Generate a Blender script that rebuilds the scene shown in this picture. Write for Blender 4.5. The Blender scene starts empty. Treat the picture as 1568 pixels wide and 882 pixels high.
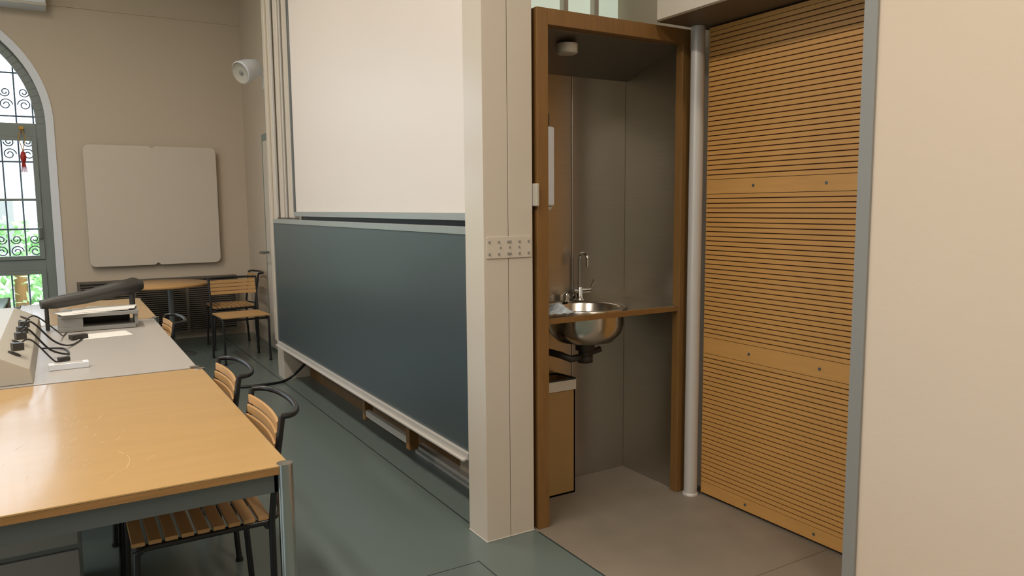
import bpy, math, random
from mathutils import Vector, Matrix
random.seed(4)
sc = bpy.context.scene
sc.view_settings.view_transform = 'Standard'
sc.view_settings.look = 'None'

# ------------------------------------------------------------ materials
def lin(h):
    h = h.lstrip('#'); o = []
    for i in (0, 2, 4):
        v = int(h[i:i+2], 16)/255
        o.append(v/12.92 if v <= .04045 else ((v+.055)/1.055)**2.4)
    return (o[0], o[1], o[2], 1)

def mat(name, col, rough=.5, metal=0., var=.06, nscale=4., stretch=(1,1,1), bump=0., bscale=60., spec=.5, coat=0., rvar=0., aniso=0.):
    m = bpy.data.materials.new(name); m.use_nodes = True
    nt = m.node_tree; N = nt.nodes; L = nt.links
    b = N['Principled BSDF']
    b.inputs['Roughness'].default_value = rough
    b.inputs['Metallic'].default_value = metal
    b.inputs['Specular IOR Level'].default_value = spec
    if coat: 
        b.inputs['Coat Weight'].default_value = coat
        b.inputs['Coat Roughness'].default_value = .10
    if aniso:
        b.inputs['Anisotropic'].default_value = aniso
        b.inputs['Anisotropic Rotation'].default_value = .25
        tg = N.new('ShaderNodeTangent'); tg.direction_type='RADIAL'; tg.axis='Z'
        L.new(tg.outputs['Tangent'], b.inputs['Tangent'])
    c = lin(col)
    tc = N.new('ShaderNodeTexCoord'); mp = N.new('ShaderNodeMapping')
    mp.inputs['Scale'].default_value = stretch
    L.new(tc.outputs['Object'], mp.inputs['Vector'])
    nz = N.new('ShaderNodeTexNoise'); nz.inputs['Scale'].default_value = nscale
    nz.inputs['Detail'].default_value = 6
    L.new(mp.outputs['Vector'], nz.inputs['Vector'])
    mx = N.new('ShaderNodeMix'); mx.data_type = 'RGBA'
    mx.inputs[6].default_value = tuple(max(0, x*(1-var*2)) for x in c[:3])+(1,)
    mx.inputs[7].default_value = tuple(min(1, x*(1+var*2)) for x in c[:3])+(1,)
    L.new(nz.outputs['Fac'], mx.inputs[0]); L.new(mx.outputs[2], b.inputs['Base Color'])
    if rvar:
        mr = N.new('ShaderNodeMapRange')
        mr.inputs['From Min'].default_value = .3; mr.inputs['From Max'].default_value = .7
        mr.inputs['To Min'].default_value = max(.02, rough-rvar); mr.inputs['To Max'].default_value = rough+rvar
        L.new(nz.outputs['Fac'], mr.inputs['Value']); L.new(mr.outputs['Result'], b.inputs['Roughness'])
    if bump:
        n2 = N.new('ShaderNodeTexNoise'); n2.inputs['Scale'].default_value = bscale
        L.new(mp.outputs['Vector'], n2.inputs['Vector'])
        bp = N.new('ShaderNodeBump'); bp.inputs['Strength'].default_value = bump
        bp.inputs['Distance'].default_value = .01
        L.new(n2.outputs['Fac'], bp.inputs['Height']); L.new(bp.outputs['Normal'], b.inputs['Normal'])
    return m

def emis(name, col, s):
    m = bpy.data.materials.new(name); m.use_nodes = True
    b = m.node_tree.nodes['Principled BSDF']
    b.inputs['Base Color'].default_value = lin(col)
    b.inputs['Emission Color'].default_value = lin(col)
    b.inputs['Emission Strength'].default_value = s
    return m

M = dict(
 wall=mat('wall_paint', '#c3b6a3', .8, var=.02, nscale=1.5, bump=.05, bscale=90),
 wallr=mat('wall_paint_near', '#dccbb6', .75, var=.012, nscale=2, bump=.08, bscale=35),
 ceil=mat('ceiling_paint', '#e6e0d2', .9, var=.01),
 floor=mat('linoleum_teal', '#616d6a', .27, var=.012, nscale=60),
 tile=mat('floor_screed_beige', '#80776a', .55, var=.09, nscale=6, bump=.03, bscale=80),
 seam=mat('seam_dark', '#2b3334', .6),
 seamb=mat('seam_beige', '#7a6d59', .6),
 white=mat('white_painted_steel', '#cbc2b4', .22, var=.01, spec=.5),
 whiteb=mat('white_enamel_board', '#e0d7cf', .35, var=.008, nscale=1.2),
 wbd=mat('whiteboard_cream', '#cac0b2', .5, var=.01),
 black=mat('chalkboard_slate', '#3d484b', .36, var=.03, nscale=1.2, spec=.7),
 alu=mat('aluminium', '#a9aaa8', .35, metal=.6, var=.03, nscale=20),
 alul=mat('light_aluminium', '#c6c2bc', .4, metal=.2, var=.02),
 chrome=mat('chrome', '#c4c4c2', .12, metal=1, var=.02),
 steel=mat('brushed_stainless', '#c6c2ba', .31, metal=1, var=.04, nscale=1.2, stretch=(1,1,120), aniso=.7),
 sinkst=mat('sink_stainless', '#c8c3b9', .22, metal=1, var=.03, nscale=8),
 dark=mat('dark_gap', '#15130f', .8),
 brown=mat('cabinet_wood_edge', '#7d5a2e', .5, var=.10, nscale=6, stretch=(8,8,1)),
 amber=mat('amber_plywood', '#c39150', .45, var=.07, nscale=5, stretch=(1,1,9)),
 groove=mat('groove_brown', '#5e3413', .7),
 table=mat('birch_table_top', '#bd9964', .25, var=.04, nscale=3, stretch=(1,5,1), coat=.35),
 tedge=mat('plywood_edge', '#9a7344', .5, var=.2, nscale=4, stretch=(1,1,60)),
 desk=mat('desk_grey_laminate', '#b0aba5', .35, var=.02),
 slat=mat('chair_beech', '#bd9461', .4, var=.08, nscale=5, stretch=(1,6,1)),
 bmet=mat('black_metal_tube', '#17181a', .35, var=.02),
 gmet=mat('grey_metal', '#6f7576', .32, metal=.6, var=.03),
 winf=mat('window_frame_grey', '#7c8683', .5, var=.03),
 wtrim=mat('white_trim', '#dce2ea', .6, var=.01),
 iron=mat('wrought_iron', '#56616e', .5),
 red=mat('red_ornament', '#b0261c', .5), 
 gold=mat('cord', '#c09030', .6),
 grille=mat('convector_grey', '#625a50', .5, var=.03),
 plast=mat('light_grey_plastic', '#b9b4a8', .45, var=.02),
 gplast=mat('grey_plastic', '#8e8e8a', .4, var=.02),
 dplast=mat('dark_plastic', '#35332f', .45, var=.05),
 paper=mat('paper', '#e4e2dc', .8, var=.01),
 card=mat('bin_cardboard', '#a08050', .7, var=.05),
 bag=mat('bin_bag', '#c9c2b4', .35, var=.05, bump=.5, bscale=20),
 cloth=mat('pale_blue_cloth', '#b4c0c8', .9, var=.3, nscale=40, bump=.4),
 leaf=mat('leaf', '#a3cc8c', .7, var=.3, nscale=3),
 stone=mat('stone_pale', '#d2d8e0', .8), 
 ground=mat('outside_gravel', '#b9b8a8', .9),
 soff=mat('soffit_brown', '#6b5b48', .55),
 ctop=mat('cabinet_top_lining', '#857b6e', .38, metal=.7, var=.02),
 paneglow=emis('self_glowing_pane', '#d6e2d0', .55),  # opaque pane; its emission stands in for the lit room behind the glass
 dgreen=mat('door_green', '#7b8a80', .5),
 greent=mat('green_table', '#6c7f74', .15),
 scr=mat('scratch_mark', '#d6bb8c', .5),
 lamp=emis('lamp_diffuser', '#fff0d8', 3.0),
)

# ------------------------------------------------------------ mesh builder
class MB:
    def __init__(s): s.v=[]; s.f=[]; s.m=[]; s.sm=[]; s.mats=[]
    def mi(s, k):
        if k not in s.mats: s.mats.append(k)
        return s.mats.index(k)
    def add(s, vs, fs, k, smooth=False):
        o=len(s.v); s.v += [tuple(v) for v in vs]; i=s.mi(k)
        for f in fs: s.f.append([o+a for a in f]); s.m.append(i); s.sm.append(smooth)
    def box(s, x0,x1,y0,y1,z0,z1,k):
        vs=[(x,y,z) for z in (z0,z1) for y in (y0,y1) for x in (x0,x1)]
        s.add(vs,[(0,2,3,1),(4,5,7,6),(0,1,5,4),(2,6,7,3),(0,4,6,2),(1,3,7,5)],k)
    def rbox(s, c, size, rot, k):
        R=Matrix.Rotation(rot,3,'Z'); h=[a/2 for a in size]
        vs=[Vector(c)+R@Vector((x,y,z)) for z in (-h[2],h[2]) for y in (-h[1],h[1]) for x in (-h[0],h[0])]
        s.add(vs,[(0,2,3,1),(4,5,7,6),(0,1,5,4),(2,6,7,3),(0,4,6,2),(1,3,7,5)],k)
    def tube(s, pts, r, k, n=16, cap=True, closed=False, radii=None):
        P=[Vector(p) for p in pts]; m=len(P); rings=[]
        up=None
        for i in range(m):
            if closed: t=(P[(i+1)%m]-P[i-1])
            else: t=P[min(i+1,m-1)]-P[max(i-1,0)]
            t.normalize()
            if up is None:
                a=Vector((0,0,1)) if abs(t.z)<.9 else Vector((1,0,0))
                up=(a-t*a.dot(t)).normalized()
            else: up=(up-t*up.dot(t)).normalized()
            b=t.cross(up); rr=radii[i] if radii else r
            rings.append([P[i]+(up*math.cos(2*math.pi*j/n)+b*math.sin(2*math.pi*j/n))*rr for j in range(n)])
        vs=[v for R in rings for v in R]; fs=[]
        for i in range(m if closed else m-1):
            for j in range(n):
                a=i*n+j; b2=i*n+(j+1)%n; c=((i+1)%m)*n+(j+1)%n; d=((i+1)%m)*n+j
                fs.append((a,b2,c,d))
        s.add(vs,fs,k,True)
        if cap and not closed:
            s.add(rings[0],[tuple(range(n))[::-1]],k); s.add(rings[-1],[tuple(range(n))],k)
    def cyl(s,p0,p1,r,k,n=24,r1=None): s.tube([p0,p1],r,k,n=n,radii=[r,r if r1 is None else r1])
    def lathe(s,c,prof,k,n=40,sx=1,sy=1):
        vs=[]; fs=[]
        for (r,z) in prof:
            for j in range(n):
                a=2*math.pi*j/n; vs.append((c[0]+r*sx*math.cos(a),c[1]+r*sy*math.sin(a),c[2]+z))
        for i in range(len(prof)-1):
            for j in range(n):
                fs.append((i*n+j,i*n+(j+1)%n,(i+1)*n+(j+1)%n,(i+1)*n+j))
        s.add(vs,fs,k,True)
    def prism(s,poly,axis,d0,d1,k):
        n=len(poly)
        def mk(p,d):
            if axis=='y': return (p[0],d,p[1])
            if axis=='x': return (d,p[0],p[1])
            return (p[0],p[1],d)
        vs=[mk(p,d0) for p in poly]+[mk(p,d1) for p in poly]
        fs=[tuple(range(n)),tuple(range(2*n-1,n-1,-1))]
        for i in range(n): fs.append((i,i+n,(i+1)%n+n,(i+1)%n))
        s.add(vs,fs,k)
    def arcstrip(s,cx,cz,r0,r1,y0,y1,a0,a1,k,n=32):
        for i in range(n):
            A=a0+(a1-a0)*i/n; B=a0+(a1-a0)*(i+1)/n
            p=[(cx+r0*math.cos(A),cz+r0*math.sin(A)),(cx+r1*math.cos(A),cz+r1*math.sin(A)),
               (cx+r1*math.cos(B),cz+r1*math.sin(B)),(cx+r0*math.cos(B),cz+r0*math.sin(B))]
            s.prism(p,'y',y0,y1,k)
    def obj(s,name,bevel=0,loc=None,rot=0,seg=2,data=None):
        me=bpy.data.meshes.new(name); me.from_pydata(s.v,[],s.f); 
        for k in s.mats: me.materials.append(M[k])
        for p,i,q in zip(me.polygons,s.m,s.sm): p.material_index=i; p.use_smooth=q
        import bmesh
        bm=bmesh.new(); bm.from_mesh(me); bmesh.ops.recalc_face_normals(bm,faces=bm.faces); bm.to_mesh(me); bm.free()
        me.update()
        o=bpy.data.objects.new(name,me); sc.collection.objects.link(o)
        if bevel:
            b=o.modifiers.new('bevel','BEVEL'); b.width=bevel; b.segments=seg; b.limit_method='ANGLE'; b.angle_limit=math.radians(50)
        if loc: o.location=loc
        o.rotation_euler=(0,0,rot)
        return o

def boxobj(name,*a,bevel=0):
    b=MB(); b.box(*a); return b.obj(name,bevel)

# ------------------------------------------------------------ room shell
YF=9.4; ZC=4.5; XL=-4.6; YB=-3.5; XW=1.95
b=MB(); b.box(XL,1.815,YB,YF+.35,-.1,0,'floor'); b.box(1.815,2.1,3.36,YF+.35,-.1,0,'floor'); b.obj('floor')
boxobj('floor_alcove',1.815,3.0,YB,3.36,-.1,0,'tile')
boxobj('ceiling',XL,3.0,YB,YF+.35,ZC,ZC+.15,'ceil')
CX=-1.2; ZS=2.41; RO=1.15
poly=[(XL,0),(CX-RO,0),(CX-RO,ZS)]
for i in range(1,40):
    a=math.pi-math.pi*i/40; poly.append((CX+RO*math.cos(a),ZS+RO*math.sin(a)))
poly+=[(CX+RO,ZS),(CX+RO,0),(XW,0),(XW,ZC),(XL,ZC)]
b=MB(); b.prism(poly,'y',YF,YF+.35,'wall'); b.box(CX-RO,CX+RO,YF,YF+.35,0,.3,'wall'); b.obj('wall_far')
b=MB(); b.arcstrip(CX,ZS,RO,RO+.075,YF-.015,YF,0,math.pi,'wtrim',48)
b.box(CX+RO,CX+RO+.075,YF-.015,YF,.3,ZS,'wtrim'); b.box(CX-RO-.075,CX-RO,YF-.015,YF,.3,ZS,'wtrim'); b.obj('trim_1')
boxobj('trim_2',.06,XW,YF-.012,YF,3.62,3.64,'wall')
b=MB()
for y0,y1 in ((YB,-.5),(1.7,3.6),(5.8,YF)): b.box(XL-.3,XL,y0,y1,0,ZC,'wall')
for y0,y1 in ((-.5,1.7),(3.6,5.8)):
    b.box(XL-.3,XL,y0,y1,0,.9,'wall'); b.box(XL-.3,XL,y0,y1,3.4,ZC,'wall')
b.obj('wall_left')
for n,(y0,y1) in enumerate(((-.5,1.7),(3.6,5.8))):
    b=MB()
    for yy in (y0,(y0+y1)/2-.04,y1-.08): b.box(XL-.2,XL-.14,yy,yy+.08,.9,3.4,'winf')
    for zz in (.9,2.3,3.32): b.box(XL-.2,XL-.14,y0,y1,zz,zz+.08,'winf')
    b.obj('window_%d'%(n+3))
boxobj('wall_back',XL,3.0,YB-.2,YB,0,ZC,'wall')
b=MB(); b.box(1.86,2.1,3.36,6.80,0,ZC,'wall'); b.box(XW,2.1,6.80,YF+.35,0,ZC,'wall'); b.obj('wall_blackboard')
boxobj('wall_right',2.50,2.64,YB,1.70,0,ZC,'wallr')
boxobj('wall_pocket',2.86,3.0,YB,3.62,0,ZC,'wall')
b=MB(); b.box(2.50,2.86,1.70,2.80,2.375,ZC,'white'); b.box(2.50,2.86,1.70,2.80,2.365,2.375,'soff'); b.obj('wall_bulkhead')
b=MB(); b.box(2.488,2.4995,1.655,1.700,0,ZC,'gplast'); b.box(2.488,2.53,1.700,1.706,0,2.365,'gplast'); b.obj('trim_3')
boxobj('wall_alcove',1.83,2.86,3.5,3.62,0,2.36,'wall')
b=MB()
b.box(1.83,2.86,3.54,3.56,2.36,ZC,'paneglow')
for x in (1.83,2.14,2.45,2.66): b.box(x,x+.03,3.50,3.54,2.36,ZC,'white')
for z in (2.36,2.75,3.15,3.6,4.0): b.box(1.83,2.86,3.505,3.54,z,z+.03,'dgreen')
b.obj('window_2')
b=MB(); b.box(1.845,1.8595,3.36,6.58,0,.16,'brown'); b.obj('baseboard_blackboard')
b=MB(); b.box(1.585,1.592,3.02,9.3,0,.0015,'seam'); b.box(1.812,1.818,YB,2.80,0,.002,'seam'); b.box(1.44,1.444,YB,2.7,0,.0012,'seam')
b.box(-4,1.44,2.69,2.693,0,.001,'seam');b.obj('trim_4')
b=MB(); b.box(1.82,2.78,1.98,1.985,0,.0015,'seamb'); b.box(2.3,2.305,YB,1.98,0,.0015,'seamb'); b.obj('trim_5')

# ------------------------------------------------------------ arched window
b=MB(); y0,y1=YF+.10,YF+.17
b.arcstrip(CX,ZS,RO-.09,RO,y0,y1,0,math.pi,'winf',48)
for x0 in (CX-RO,CX+RO-.09): b.box(x0,x0+.09,y0,y1,.3,ZS,'winf')
b.box(CX-RO+.09,CX+RO-.09,y0,y1,2.27,2.41,'winf')
b.box(CX-RO+.09,CX+RO-.09,y0,y1,.86,.98,'winf')
b.box(CX-RO+.09,CX+RO-.09,y0,y1,.3,.38,'winf')
b.box(CX-.06,CX+.06,y0,y1,.38,ZS+RO-.09,'winf')
for sx in (1,-1):
    xs=sorted((CX+sx*.06,CX+sx*(RO-.09)))
    for za,zb in ((.98,2.27),(.38,.86)):
        b.box(xs[0]+.0,xs[0]+.05,y0-.02,y1-.02,za,zb,'winf'); b.box(xs[1]-.05,xs[1],y0-.02,y1-.02,za,zb,'winf')
        b.box(xs[0]+.05,xs[1]-.05,y0-.02,y1-.02,za,za+.04,'winf'); b.box(xs[0]+.05,xs[1]-.05,y0-.02,y1-.02,zb-.04,zb,'winf')
    b.box(xs[0]+.05,xs[1]-.05,y0,y1-.02,1.60,1.625,'winf')
b.box(CX+RO-.13,CX+RO-.10,y0-.05,y0-.02,1.2,1.32,'gmet')
b.obj('window_1',.003)
b=MB(); yg=YF+.30
def spiral(cx,cz,r,turns,sgn,ph=0,n=40):
    return [(cx+sgn*r*(1-.75*i/n)*math.cos(ph+turns*2*math.pi*i/n),yg,cz+r*(1-.75*i/n)*math.sin(ph+turns*2*math.pi*i/n)) for i in range(n+1)]
x=CX-RO+.06
i=0
while x<CX+RO-.03:
    h=math.sqrt(max(0,RO*RO-(x-CX)**2))
    b.cyl((x,yg,.3),(x,yg,ZS+h),.008,'iron',8)
    if i%2==0:
        for cz in (1.06,2.10,2.62):
            if cz<ZS+h-.1:
                for s_ in (1,-1):
                    b.tube(spiral(x+s_*.068,cz,.062,1.5,s_),.006,'iron',8)
                    b.tube(spiral(x+s_*.068,cz+.13,.05,1.5,s_,math.pi),.006,'iron',8)
    x+=.152; i+=1
for z in (.45,.95,1.30,1.62,2.02,2.30,2.5,2.95):
    w=RO if z<ZS else math.sqrt(RO*RO-(z-ZS)**2)
    b.cyl((CX-w,yg,z),(CX+w,yg,z),.009,'iron',8)
b.obj('window_grille')
b=MB(); ox,oy=-.27,YF+.03
b.tube([(ox,oy,2.36),(ox-.03,oy,2.25),(ox,oy,2.12)],.004,'gold',8); b.tube([(ox,oy,2.36),(ox+.03,oy,2.25),(ox,oy,2.12)],.004,'gold',8)
b.lathe((ox,oy,2.06),[(.002,.06),(.018,.045),(.03,.0),(.024,-.04),(.012,-.06),(.002,-.07)],'red',16)
for k_ in range(7): b.cyl((ox+(k_-3)*.004,oy,2.0),(ox+(k_-3)*.009,oy,1.90),.003,'red',6)
b.box(ox-.02,ox+.02,oy-.01,YF+.08,2.34,2.37,'gold')
b.obj('hanging_tassel_ornament')

# ------------------------------------------------------------ outdoors
boxobj('ground',-30,20,YF+.4,60,-1.2,-1.0,'ground')
boxobj('ground_side',-40,XL-.4,-20,YF+.3,-1.2,-1.0,'ground')
b=MB()
for _ in range(7000):
    k_=random.choice([(-3.6,15.2,.2,1.3,1.3),(-2.0,15.6,.1,1.2,1.4),(-.6,15,-.1,1.1,1.5),(.6,15.5,.3,1.2,1.4),(-5,16,.3,1.4,1.5)])
    d=Vector((random.gauss(0,1),random.gauss(0,1),random.gauss(0,1))).normalized()*random.uniform(.75,1)
    p=Vector((k_[0]+d.x*k_[3],k_[1]+d.y*k_[3],k_[2]+d.z*k_[4]))
    R=Matrix.Rotation(random.uniform(0,6.28),3,Vector((random.random(),random.random(),random.random()+.1)).normalized())
    s_=random.uniform(.05,.11)
    b.add([p+R@Vector(q)*s_ for q in ((-1,0,0),(0,-.5,0),(1,0,0),(0,.5,0))],[(0,1,2,3)],'leaf')
for tx,ty in ((-3.6,15.2),(-2,15.6),(-.6,15),(.6,15.5),(-5,16)): b.cyl((tx,ty,-1.05),(tx,ty,.6),.1,'brown',10)
b.obj('garden_trees')
b=MB(); b.box(-14,4,24,28,-1,2.2,'stone'); b.prism([(-14.5,2.2),(4.5,2.2),(2,3.4),(-12,3.4)],'y',24,28,'stone')
for i in range(9): b.box(-12.6+i*1.8,-11.8+i*1.8,23.95,24.01,.4,1.8,'gplast')
b.obj('neighbouring_building')

# ------------------------------------------------------------ far wall items
b=MB()
def rr(x0,x1,z0,z1,r,notch=True):
    P=[]
    for cx,cz,a0 in ((x1-r,z1-r,0),(x0+r,z1-r,90),(x0+r,z0+r,180),(x1-r,z0+r,270)):
        if notch and a0==90: P+= [((x0+x1)/2+.03,z1),((x0+x1)/2,z1-.025),((x0+x1)/2-.03,z1)]
        if notch and a0==270: P+= [((x0+x1)/2-.03,z0),((x0+x1)/2,z0+.025),((x0+x1)/2+.03,z0)]
        for i in range(7):
            a=math.radians(a0+15*i); P.append((cx+r*math.cos(a),cz+r*math.sin(a)))
    return P
b.prism(rr(.27,1.61,.88,2.20,.06),'y',YF-.085,YF-.055,'wbd')
for x in (.6,1.28): b.box(x-.05,x+.05,YF-.055,YF-.001,1.0,1.1,'gmet'); b.box(x-.05,x+.05,YF-.055,YF-.001,1.9,2.0,'gmet')
b.obj('wall_whiteboard',.004)
b=MB(); b.box(.15,1.75,YF-.14,YF-.13,.12,.70,'dark'); b.box(.13,1.77,YF-.13,YF-.001,.08,.72,'grille')
for i in range(24): b.box(.15,1.75,YF-.155,YF-.13,.13+i*.0235,.142+i*.0235,'grille')
for x in (.13,.66,1.2,1.74): b.box(x,x+.03,YF-.16,YF-.13,.08,.72,'grille')
b.obj('convector_heater')
b=MB(); b.box(-2.4,.03,YF-.26,YF-.001,3.55,3.95,'wtrim'); b.box(-2.4,.035,YF-.27,YF-.26,3.55,3.58,'plast'); b.obj('roller_screen_case',.01)
sp=bpy.data.objects.new('wall_loudspeaker',None); sc.collection.objects.link(sp); sp.location=(1.70,7.85,2.86)
b=MB()
b.lathe((0,0,0),[(.001,-.13),(.06,-.13),(.08,-.115),(.105,.0),(.112,.08),(.112,.10),(.104,.105)],'wtrim',32)
b.lathe((0,0,0),[(.104,.105),(.10,.095),(.03,.092),(.001,.092)],'plast',32)
b.lathe((0,0,.092),[(.03,.0),(.026,.006),(.001,.008)],'gplast',20)
o=b.obj('speaker_body'); o.parent=sp
dirv=Vector((-.85,-.45,-.42)).normalized(); o.rotation_mode='QUATERNION'; o.rotation_quaternion=dirv.to_track_quat('Z','Y')
b=MB(); b.tube([(.03,.02,.0),(.12,.03,0),(.15,.03,-.06),(.15,.03,-.16),(.24,.03,-.16)],.012,'wtrim',12); b.box(.235,.249,-.03,.09,-.24,.06,'wtrim')
o=b.obj('speaker_bracket'); o.parent=sp
b=MB(); b.box(XW-.05,XW-.001,7.2,8.30,0,2.28,'dgreen'); b.box(XW-.06,XW-.05,7.28,8.22,.02,2.20,'wbd')
b.cyl((XW-.06,8.12,1.04),(XW-.15,8.12,1.04),.012,'gmet',12); b.cyl((XW-.15,8.13,1.04),(XW-.15,7.95,1.04),.011,'gmet',12); b.obj('door_1',.004)

# ------------------------------------------------------------ chalkboard system
b=MB()
yA,yB=3.01,6.56
b.box(1.575,1.60,yA+.008,yB-.012,.36,1.375,'black')
b.box(1.568,1.61,yA,yB,1.375,1.41,'alu'); b.box(1.560,1.61,yA,yB,.328,.36,'alul')
b.box(1.545,1.60,yA+.02,yB,.318,.328,'alul')
b.box(1.570,1.61,yA,yA+.008,.36,1.375,'alu'); b.box(1.570,1.61,yB-.012,yB,.36,1.375,'alu')
b.obj('sliding_chalkboard',.0015)
b=MB()
b.box(1.645,1.67,yA,6.10,1.47,3.75,'whiteb')
b.box(1.635,1.68,yA,6.14,1.435,1.47,'alu'); b.box(1.635,1.68,6.10,6.14,1.47,3.75,'gmet')
b.box(1.69,1.70,yA+.05,6.05,.45,1.45,'dplast')
b.obj('upper_writing_board',.002)
b=MB()
b.box(1.62,1.855,6.60,6.80,0,ZC,'white'); b.box(1.60,1.62,6.72,6.80,.33,ZC,'white')
b.box(1.635,1.70,6.44,6.56,1.42,ZC,'white'); b.box(1.66,1.72,6.20,6.38,1.42,ZC,'white'); b.box(1.70,1.855,6.16,6.60,.4,ZC,'white')
b.box(1.61,1.63,6.575,6.60,1.42,ZC,'alul'); b.box(1.645,1.66,6.40,6.425,1.42,ZC,'alul')
b.obj('board_support_mast',.004)
b=MB()
b.box(1.56,1.683,2.83,3.0,.0,ZC,'white'); b.box(1.6855,1.81,2.83,3.0,0,ZC,'white'); b.box(1.57,1.80,2.845,2.99,0,ZC,'white')
b.box(1.572,1.802,2.824,2.83,1.275,1.370,'white')
for i in range(3):
    for c_ in range(2):
        for d_ in (0,1):
            x=1.585+c_*.105+i*.047; z=1.295+d_*.052
            b.cyl((x,2.824,z),(x,2.820,z),.0055,'gplast',10)
for x in (1.64,1.687,1.735): b.cyl((x,2.824,1.3225),(x,2.820,1.3225),.0045,'gplast',10)
b.box(1.556,1.814,2.826,3.0,0,.004,'alul')
b.obj('steel_column',.003)
b=MB(); b.box(1.812,1.828,2.80,2.84,1.50,1.60,'plast'); b.obj('light_switch',.004)
b=MB()
b.box(1.64,1.67,3.92,4.60,.145,.185,'alul'); b.box(1.635,1.69,3.87,3.92,.12,.30,'brown'); b.box(1.635,1.69,4.60,4.64,.12,.30,'brown')
b.box(1.66,1.86,3.88,3.91,.24,.28,'gmet'); b.box(1.66,1.86,4.60,4.63,.24,.28,'gmet')
b.obj('board_counterweight_rail',.002)
b=MB(); b.box(1.79,1.844,3.38,4.15,.0,.055,'alul'); b.box(1.786,1.79,3.38,4.15,.02,.035,'gplast'); b.obj('cable_trunking',.002)

# ------------------------------------------------------------ wash cabinet
XA,XB,YC,YD,ZT=1.83,2.74,2.82,3.30,2.36
b=MB()
b.box(XA,XA+.06,YC,YC+.05,0,ZT,'brown'); b.box(XB-.05,XB,YC,YC+.05,0,ZT,'brown')
b.box(XA+.06,XB-.05,YC,YC+.05,ZT-.07,ZT,'brown')
b.box(XA,XA+.02,YC+.05,YD+.02,0,ZT,'brown'); b.box(XB-.015,XB,YC+.05,YD+.02,0,ZT,'brown')
b.box(XA+.02,XB-.015,YD,YD+.02,0,ZT,'brown'); b.box(XA,XB,YC+.05,YD+.02,ZT-.02,ZT,'brown')
b.box(XA+.02,XA+.03,YC+.05,YD,0,2.28,'steel'); b.box(XB-.025,XB-.015,YC+.05,YD,0,2.28,'steel')
b.box(XA+.03,2.35,YD-.012,YD,0,2.28,'steel'); b.box(2.353,XB-.025,YD-.012,YD,0,2.28,'steel')
b.prism([(YC+.05,2.285),(YD,2.17),(YD,2.30),(YC+.05,2.30)],'x',XA+.03,XB-.025,'ctop')
b.obj('wash_cabinet',.002)
b=MB(); b.lathe((2.09,2.96,2.24),[(.001,-.035),(.04,-.035),(.05,-.028),(.05,.012)],'plast',28); b.obj('puck_light')
sx_,sy_,sr=2.265,3.05,.195
cx0,cx1,cy0,cy1=XA+.03,XB-.025,YC+.01,YD-.012
angs=sorted([2*math.pi*i/48 for i in range(48)]+[math.atan2(yy-sy_,xx-sx_)%(2*math.pi) for xx in (cx0,cx1) for yy in (cy0,cy1)])
inn=[];out=[]
for a in angs:
    c_,s_=math.cos(a),math.sin(a); t=1e9
    if c_>1e-9:t=min(t,(cx1-sx_)/c_)
    if c_<-1e-9:t=min(t,(cx0-sx_)/c_)
    if s_>1e-9:t=min(t,(cy1-sy_)/s_)
    if s_<-1e-9:t=min(t,(cy0-sy_)/s_)
    inn.append((sx_+sr*c_,sy_+sr*s_)); out.append((sx_+t*c_,sy_+t*s_))
n=len(angs); b=MB()
for z0,z1,k in ((.985,.988,'sinkst'),(.960,.985,'brown')):
    vs=[(p[0],p[1],z1) for p in inn]+[(p[0],p[1],z1) for p in out]+[(p[0],p[1],z0) for p in inn]+[(p[0],p[1],z0) for p in out]
    fs=[]
    for i in range(n):
        j=(i+1)%n
        fs+=[(i,j,n+j,n+i),(2*n+i,3*n+i,3*n+j,2*n+j),(n+i,n+j,3*n+j,3*n+i),(i,2*n+i,2*n+j,j)]
    b.add(vs,fs,k)
b.box(cx0,cx1,YD-.02,YD-.012,.988,1.03,'sinkst')
b.obj('sink_counter')
b=MB()
b.lathe((sx_,sy_,.988),[(.215,0),(.215,.006),(.197,.007),(.186,-.005),(.178,-.10),(.14,-.15),(.05,-.175),(.02,-.177),(.001,-.177)],'sinkst',48)
b.lathe((sx_,sy_,.960),[(.193,0),(.193,-.06),(.182,-.10),(.145,-.14),(.055,-.16),(.04,-.163)],'sinkst',48)
b.lathe((sx_,sy_,.80),[(.05,0),(.05,-.03),(.035,-.035),(.035,-.06),(.04,-.062),(.04,-.095),(.001,-.095)],'dplast',24)
b.tube([(sx_,sy_,.735),(sx_-.09,sy_,.73),(sx_-.13,sy_+.03,.75),(sx_-.14,sy_+.22,.75)],.018,'dplast',12)
b.cyl((sx_+.03,sy_,.75),(sx_+.09,sy_-.01,.765),.016,'dplast',12)
b.obj('round_sink')
fx,fy,fz=2.375,3.25,.995
b=MB(); b.lathe((fx,fy,fz),[(.028,0),(.028,.008),(.02,.014),(.018,.07),(.013,.075)],'chrome',20)
P=[(fx,fy,fz+.06),(fx,fy,fz+.22)]
for i in range(1,9):
    a=math.pi*i/8; P.append((fx-.0,fy-.035+.035*math.cos(a),fz+.22+.035*math.sin(a)))
P.append((fx,fy-.07,fz+.185)); b.tube(P,.010,'chrome',12)
b.cyl((fx-.04,fy,fz+.05),(fx+.07,fy,fz+.05),.014,'chrome',14)
b.tube([(fx+.065,fy,fz+.05),(fx+.077,fy-.01,fz+.08),(fx+.083,fy-.02,fz+.11)],.007,'chrome',10)
b.lathe((fx-.095,fy-.012,fz),[(.018,0),(.018,.03),(.012,.045),(.008,.05),(.001,.05)],'chrome',16)
b.obj('faucet')
b=MB(); b.box(1.861,2.02,2.96,3.20,1.50,1.87,'wtrim'); b.prism([(1.861,1.475),(2.005,1.475),(2.02,1.50),(1.861,1.50)],'y',2.97,3.19,'plast'); b.obj('paper_towel_dispenser',.01)
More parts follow.
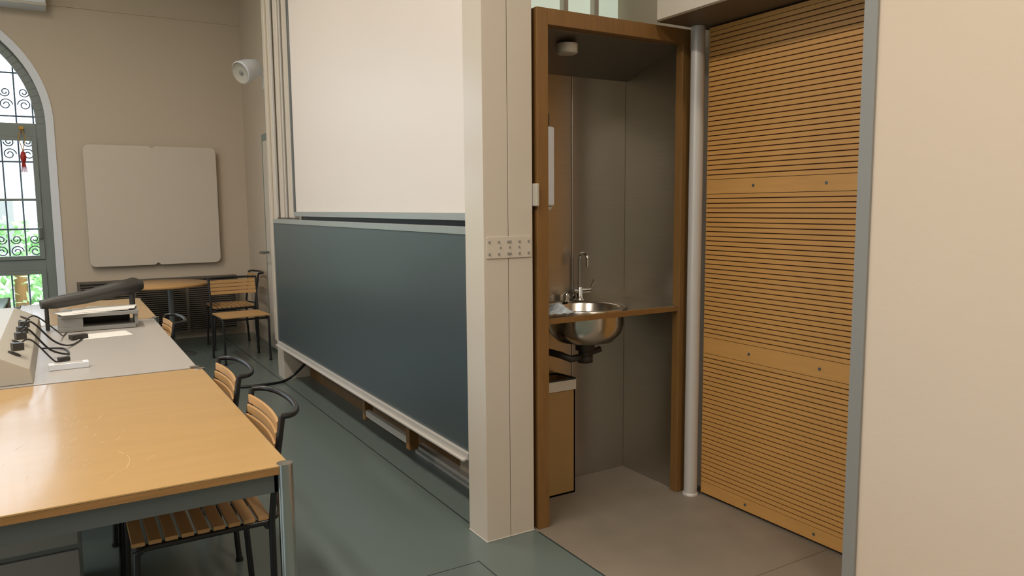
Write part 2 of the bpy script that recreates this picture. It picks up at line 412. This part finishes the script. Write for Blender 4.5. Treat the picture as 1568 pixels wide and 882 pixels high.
b=MB(); b.box(1.925,2.005,2.98,3.06,1.871,1.93,'dplast'); b.box(1.93,2.0,2.985,3.055,1.93,1.985,'red'); b.obj('soap_bottle',.005)
b=MB(); bx0,bx1,by0,by1=1.90,2.245,3.11,3.275
b.box(bx0,bx1,by0,by0+.008,0,.60,'card'); b.box(bx0,bx1,by1-.008,by1,0,.60,'card'); b.box(bx0,bx0+.008,by0,by1,0,.60,'card'); b.box(bx1-.008,bx1,by0,by1,0,.60,'card'); b.box(bx0,bx1,by0,by1,0,.01,'card')
for (q0,q1,r0,r1) in ((bx0-.004,bx1+.004,by0-.005,by0),(bx1,bx1+.005,by0,by1)): b.box(q0,q1,r0,r1,.555,.607,'bag')
b.box(bx0+.008,bx1-.008,by0+.008,by1-.008,.50,.55,'dplast')
b.tube([(bx0,by0,.605),(bx1,by0,.612),(bx1,by1,.605),(bx0,by1,.61)],.006,'dplast',8,closed=True)
b.obj('waste_bin')
b=MB(); vs=[];fs=[];n=14
for i in range(n):
    for j in range(n):
        u,v=i/(n-1),j/(n-1)
        vs.append((1.91+u*.14+random.uniform(-.006,.006),2.84+v*.09+random.uniform(-.006,.006),.997+.03*math.sin(math.pi*u)*math.sin(math.pi*v)*(1+.5*math.sin(9*u+5*v))+random.uniform(0,.008)))
for i in range(n-1):
    for j in range(n-1): fs.append((i*n+j,(i+1)*n+j,(i+1)*n+j+1,i*n+j+1))
b.add(vs,fs,'cloth',True); o=b.obj('cleaning_cloth'); md=o.modifiers.new('s','SOLIDIFY'); md.thickness=.004

b=MB(); b.cyl((2.735,2.765,0),(2.735,2.765,2.364),.034,'alul',32); b.lathe((2.735,2.765,0),[(.04,0),(.04,.012),(.034,.014)],'alul',32); b.obj('round_post')
b=MB(); dy0,dy1=1.10,2.735
b.box(2.790,2.825,dy0,dy1,.015,2.355,'groove')
for za,zb in ((.015,.075),(.75,.832),(1.553,1.622),(2.335,2.355)): b.box(2.78,2.790,dy0,dy1,za,zb,'amber')
for za,zb in ((.075,.75),(.832,1.553),(1.622,2.335)):
    nsl=round((zb-za)/.0235); p=(zb-za)/nsl
    for i in range(nsl): b.box(2.78,2.790,dy0,dy1-.0,za+i*p+.0025,za+(i+1)*p-.0025,'amber')
for y in (2.44,2.05,1.5):
    for z in (.045,.79,1.588): b.cyl((2.781,y,z),(2.7775,y,z),.007,'gmet',12)
b.obj('slatted_sliding_door')

# ------------------------------------------------------------ tables
def table(name,x0,x1,y0,y1,top='table',leg=.024,h=.73,edge='tedge'):
    b=MB()
    b.box(x0,x1,y0,y1,h-.006,h,top); b.box(x0+.001,x1-.001,y0+.001,y1-.001,h-.028,h-.006,edge)
    for xa,xb,ya,yb in ((x0+.02,x1-.02,y0+.02,y0+.045),(x0+.02,x1-.02,y1-.045,y1-.02),(x0+.02,x0+.045,y0+.02,y1-.02),(x1-.045,x1-.02,y0+.02,y1-.02)):
        b.box(xa,xb,ya,yb,h-.088,h-.028,'gmet')
    for x in (x0+.016,x1-.012):
        for y in (y0+.014,y1-.016):
            b.cyl((x,y,0),(x,y,h+.002),leg,'chrome',28)
            b.lathe((x,y,0),[(leg+.003,0),(leg+.003,.02),(leg,.022)],'dplast',20)
    return b
b=table('t',-.36,.555,2.24,3.875); 
b.lathe((.02,2.5,.642),[(.05,0),(.05,.05),(.03,.06)],'dplast',20); b.lathe((.22,2.55,.642),[(.05,0),(.05,.05),(.03,.06)],'dplast',20)
def scratch(P,w):
    for p,q in zip(P[:-1],P[1:]):
        p=Vector(p);q=Vector(q);d=(q-p).normalized(); nn=Vector((-d.y,d.x))*w
        b.add([(*(p+nn),.7303),(*(q+nn),.7303),(*(q-nn),.7303),(*(p-nn),.7303)],[(0,1,2,3)],'scr')
scratch([(.06,2.36),(.10,2.43),(.13,2.47),(.14,2.52)],.0007); scratch([(.02,2.44),(.07,2.46),(.11,2.455)],.0005); scratch([(.14,2.52),(.145,2.56),(.14,2.60)],.0005)
for _ in range(45):
    cx_,cy_=random.gauss(-.02,.10),random.gauss(2.95,.25); an=random.gauss(1.3,.35); l_=random.uniform(.01,.06)
    scratch([(cx_,cy_),(cx_+l_*math.cos(an),cy_+l_*math.sin(an))],random.uniform(.0003,.0007))
b.obj('birch_table',.0015)
b=table('t',-.60,.54,3.90,5.87,'desk',edge='desk')
b.obj('teacher_desk',.002)
b=table('t',-.30,.565,5.90,7.28); b.obj('birch_table',.002)
b=table('t',-1.45,-.42,6.5,8.0,'greent',edge='gmet'); b.obj('green_table',.002)
b=MB(); b.box(-.34,.0,2.9,3.5,.1,.6,'gmet'); b.box(-.33,-.01,2.89,2.9,.12,.34,'gplast'); b.box(-.33,-.01,2.89,2.9,.36,.58,'gplast'); b.box(-.25,-.09,2.88,2.89,.54,.55,'alu'); b.box(-.32,-.28,2.92,2.96,0,.1,'dplast'); b.box(-.06,-.02,2.92,2.96,0,.1,'dplast');b.box(-.32,-.28,3.44,3.48,0,.1,'dplast'); b.box(-.06,-.02,3.44,3.48,0,.1,'dplast')
b.obj('drawer_pedestal',.003)
b=MB(); b.prism([(-.14,.731),(-.15,.80),(-.28,.87),(-.58,.87),(-.58,.731)],'y',3.93,5.85,'plast')
for i,y in enumerate((4.15,4.5,4.72,4.95,5.3,5.5)):
    t=.5; x=-.15-.13*t; z=.80+.07*t
    N_=Vector((.07,0,.13)).normalized(); c=Vector((x,y,z))
    b.cyl(c-N_*.005,c+N_*.006,.028,'dplast',16)
b.obj('desk_socket_console',.004)
b=MB()
def cable(pts,r=.006):
    P=[Vector(p) for p in pts]; P=[P[0]]+P+[P[-1]]; o=[]
    for i in range(1,len(P)-2):
        for s_ in range(8):
            t=s_/8
            o.append(.5*((2*P[i])+(-P[i-1]+P[i+1])*t+(2*P[i-1]-5*P[i]+4*P[i+1]-P[i+2])*t*t+(-P[i-1]+3*P[i]-3*P[i+1]+P[i+2])*t**3))
    o.append(P[-2]); b.tube(o,r,'bmet',8)
cable([(-.21,4.5,.86),(-.17,4.52,.90),(-.08,4.55,.78),(.0,4.6,.738),(-.02,4.8,.738),(-.12,4.85,.742)],.005)
cable([(-.21,4.72,.86),(-.16,4.72,.91),(-.06,4.75,.79),(.02,4.9,.738),(.1,5.2,.738)],.005)
cable([(-.21,4.95,.86),(-.15,4.98,.91),(-.05,5.1,.80),(-.02,5.3,.738),(.0,5.42,.738)],.004)
cable([(-.21,4.15,.86),(-.15,4.2,.89),(-.06,4.3,.76),(-.03,4.42,.738)],.004)
for p in ((-.2,4.5),(-.2,4.72),(-.2,4.95),(-.2,4.15)): b.rbox((p[0],p[1],.870),(.045,.04,.035),.3,'dplast')
b.rbox((.06,5.15,.747),(.09,.05,.025),.4,'dplast'); b.rbox((-.02,4.42,.745),(.05,.03,.02),.4,'dplast')
b.obj('power_cables')
b=MB()
b.rbox((.20,5.62,.832),(.44,.32,.022),-.03,'gplast'); b.rbox((.18,5.62,.745),(.44,.30,.025),-.03,'gplast')
b.rbox((.03,5.62,.79),(.14,.28,.08),-.03,'gplast'); b.rbox((.405,5.62,.79),(.02,.28,.08),-.03,'gplast'); b.rbox((.2,5.74,.79),(.36,.03,.08),-.03,'dplast')
b.rbox((.12,5.58,.845),(.34,.24,.004),.25,'paper'); b.rbox((.20,5.60,.850),(.32,.23,.004),.0,'paper'); b.rbox((.26,5.62,.854),(.30,.21,.003),-.15,'paper')
b.obj('document_camera_base',.004)
b=MB()
b.tube([(-.13,5.60,.905),(-.05,5.62,.91),(.12,5.66,.93),(.30,5.70,.965),(.42,5.72,.985),(.47,5.73,.985)],.04,'dplast',20,radii=[.028,.040,.044,.050,.056,.032])
b.cyl((.40,5.72,.95),(.40,5.72,.845),.018,'dplast'); b.cyl((-.10,5.62,.89),(-.10,5.62,.733),.012,'dplast')
b.obj('document_camera_arm')
b=MB(); b.rbox((.19,5.22,.732),(.30,.21,.002),.15,'paper'); b.obj('paper_sheet')
b=MB(); b.rbox((.0,4.22,.745),(.17,.06,.028),.05,'wtrim'); b.rbox((.0,4.22,.760),(.12,.03,.003),.05,'plast'); b.obj('remote_control',.006)
b=MB(); cx,cy=.86,8.50
b.lathe((cx,cy,0),[(.001,.74),(.46,.74),(.462,.735),(.462,.718),(.45,.712),(.001,.712)],'slat',56)
b.cyl((cx+.08,cy-.15,.012),(cx+.08,cy-.15,.712),.028,'gmet',20)
b.lathe((cx+.08,cy-.15,0),[(.001,.022),(.05,.02),(.2,.012),(.215,.006),(.215,0)],'gmet',40)
b.obj('round_pedestal_table')

# ------------------------------------------------------------ chairs
def chair_builder():
    b=MB(); k='bmet'
    for s_ in (1,-1):
        b.tube([(s_*.225,-.23,0),(s_*.225,-.215,.25),(s_*.225,-.215,.44),(s_*.228,-.235,.62),(s_*.232,-.262,.80)],.0115,k,12)
        b.tube([(s_*.215,.215,0),(s_*.215,.205,.25),(s_*.215,.20,.425),(s_*.215,.17,.438),(s_*.215,-.215,.438)],.0115,k,12)
        b.cyl((s_*.225,-.23,0),(s_*.225,-.23,.012),.016,k,12); b.cyl((s_*.215,.215,0),(s_*.215,.215,.012),.016,k,12)
    b.cyl((-.215,.19,.425),(.215,.19,.425),.010,k,12); b.cyl((-.225,-.2,.425),(.225,-.2,.425),.010,k,12)
    P=[]
    for i in range(17):
        a=math.pi*i/16; P.append((.232*math.cos(a),-.262-.085*max(0,math.sin(a))**.7 if 0<i<16 else -.262,.80))
    b.tube(P,.0105,k,12)
    P=[]
    for i in range(13):
        a=math.pi*i/12; P.append((.225*math.cos(a),-.215-.06*math.sin(a),.45))
    b.tube(P,.008,k,10)
    for z in (.655,.692,.729,.766):
        y=-.232-(z-.62)*.17
        vs=[];fs=[];n=8
        for i in range(n+1):
            u=-1+2*i/n; xx=.222*u; yy=y+.012-.018*(1-u*u)
            vs+=[(xx,yy,z-.016),(xx,yy,z+.016),(xx,yy-.010,z+.016),(xx,yy-.010,z-.016)]
        for i in range(n):
            for q in range(4): fs.append((i*4+q,i*4+(q+1)%4,(i+1)*4+(q+1)%4,(i+1)*4+q))
        fs+=[(0,1,2,3),(n*4+3,n*4+2,n*4+1,n*4)]
        b.add(vs,fs,'slat')
    for i in range(9):
        y=-.19+i*.048
        b.box(-.225,.225,y-.019,y+.019,.448,.462,'slat')
    return b
def chair(x,y,rot): return chair_builder().obj('slatted_chair',.002,(x,y,0),rot)
chair(.345,2.76,math.pi/2)
chair(.345,3.47,math.pi/2)
chair(.31,5.22,math.pi/2)
chair(1.50,7.75,math.pi+.06)
chair(1.56,8.60,math.pi/2)
b=MB(); cable([(1.05,6.75,.012),(1.2,6.5,.012),(1.4,6.45,.012),(1.62,6.5,.02),(1.8,6.52,.15)],.012); b.obj('floor_cable')

# ------------------------------------------------------------ lights
def lampfix(x,y,lx,ly,e,z=4.2):
    em=bpy.data.objects.new('ceiling_lamp',None); sc.collection.objects.link(em); em.location=(x,y,z)
    b=MB(); b.box(-lx/2,lx/2,-ly/2,ly/2,.03,.10,'alul'); b.box(-lx/2+.02,lx/2-.02,-ly/2+.02,ly/2-.02,.02,.03,'lamp')
    for q in (-1,1): b.cyl((0,q*ly*.35,.1),(0,q*ly*.35,ZC-z),.006,'gmet',8)
    o=b.obj('lamp_housing'); o.parent=em
    ld=bpy.data.lights.new('lamp_light','AREA'); ld.shape='RECTANGLE'; ld.size=lx; ld.size_y=ly; ld.energy=e; ld.color=(1,.895,.785)
    lo=bpy.data.objects.new('lamp_light',ld); sc.collection.objects.link(lo); lo.parent=em; lo.location=(0,0,0)
lampfix(-.6,1.6,.3,2.6,100); lampfix(-.6,5.6,.3,2.6,80); lampfix(-3,3.6,.3,2.6,65); lampfix(1.5,-.8,.3,2.4,66)
w=bpy.data.worlds.new('World'); sc.world=w; w.use_nodes=True
nt=w.node_tree; bg=nt.nodes['Background']
bg.inputs['Color'].default_value=(.68,.85,1,1); bg.inputs['Strength'].default_value=3.5
sd=bpy.data.lights.new('sun','SUN'); sd.energy=5; sd.angle=.05; so=bpy.data.objects.new('sun',sd); sc.collection.objects.link(so)
so.rotation_euler=(math.radians(40),0,math.radians(40))

# ------------------------------------------------------------ camera
yaw=math.radians(31.0); p=math.atan(.1087); a=.0086
F=Vector((math.sin(yaw),math.cos(yaw),0)); R=Vector((math.cos(yaw),-math.sin(yaw),0)); Z=Vector((0,0,1))
fw=F*math.cos(p)-Z*math.sin(p); up=F*math.sin(p)+Z*math.cos(p)
right=(R-up*a).normalized(); up2=(up+R*a).normalized()
cd=bpy.data.cameras.new('camera'); cd.lens=1150/1568*36; cd.sensor_width=36; cd.clip_start=.05
co=bpy.data.objects.new('camera',cd); sc.collection.objects.link(co)
m=Matrix((( right.x,up2.x,-fw.x,0),(right.y,up2.y,-fw.y,0),(right.z,up2.z,-fw.z,1.5),(0,0,0,1)))
co.matrix_world=m
sc.camera=co
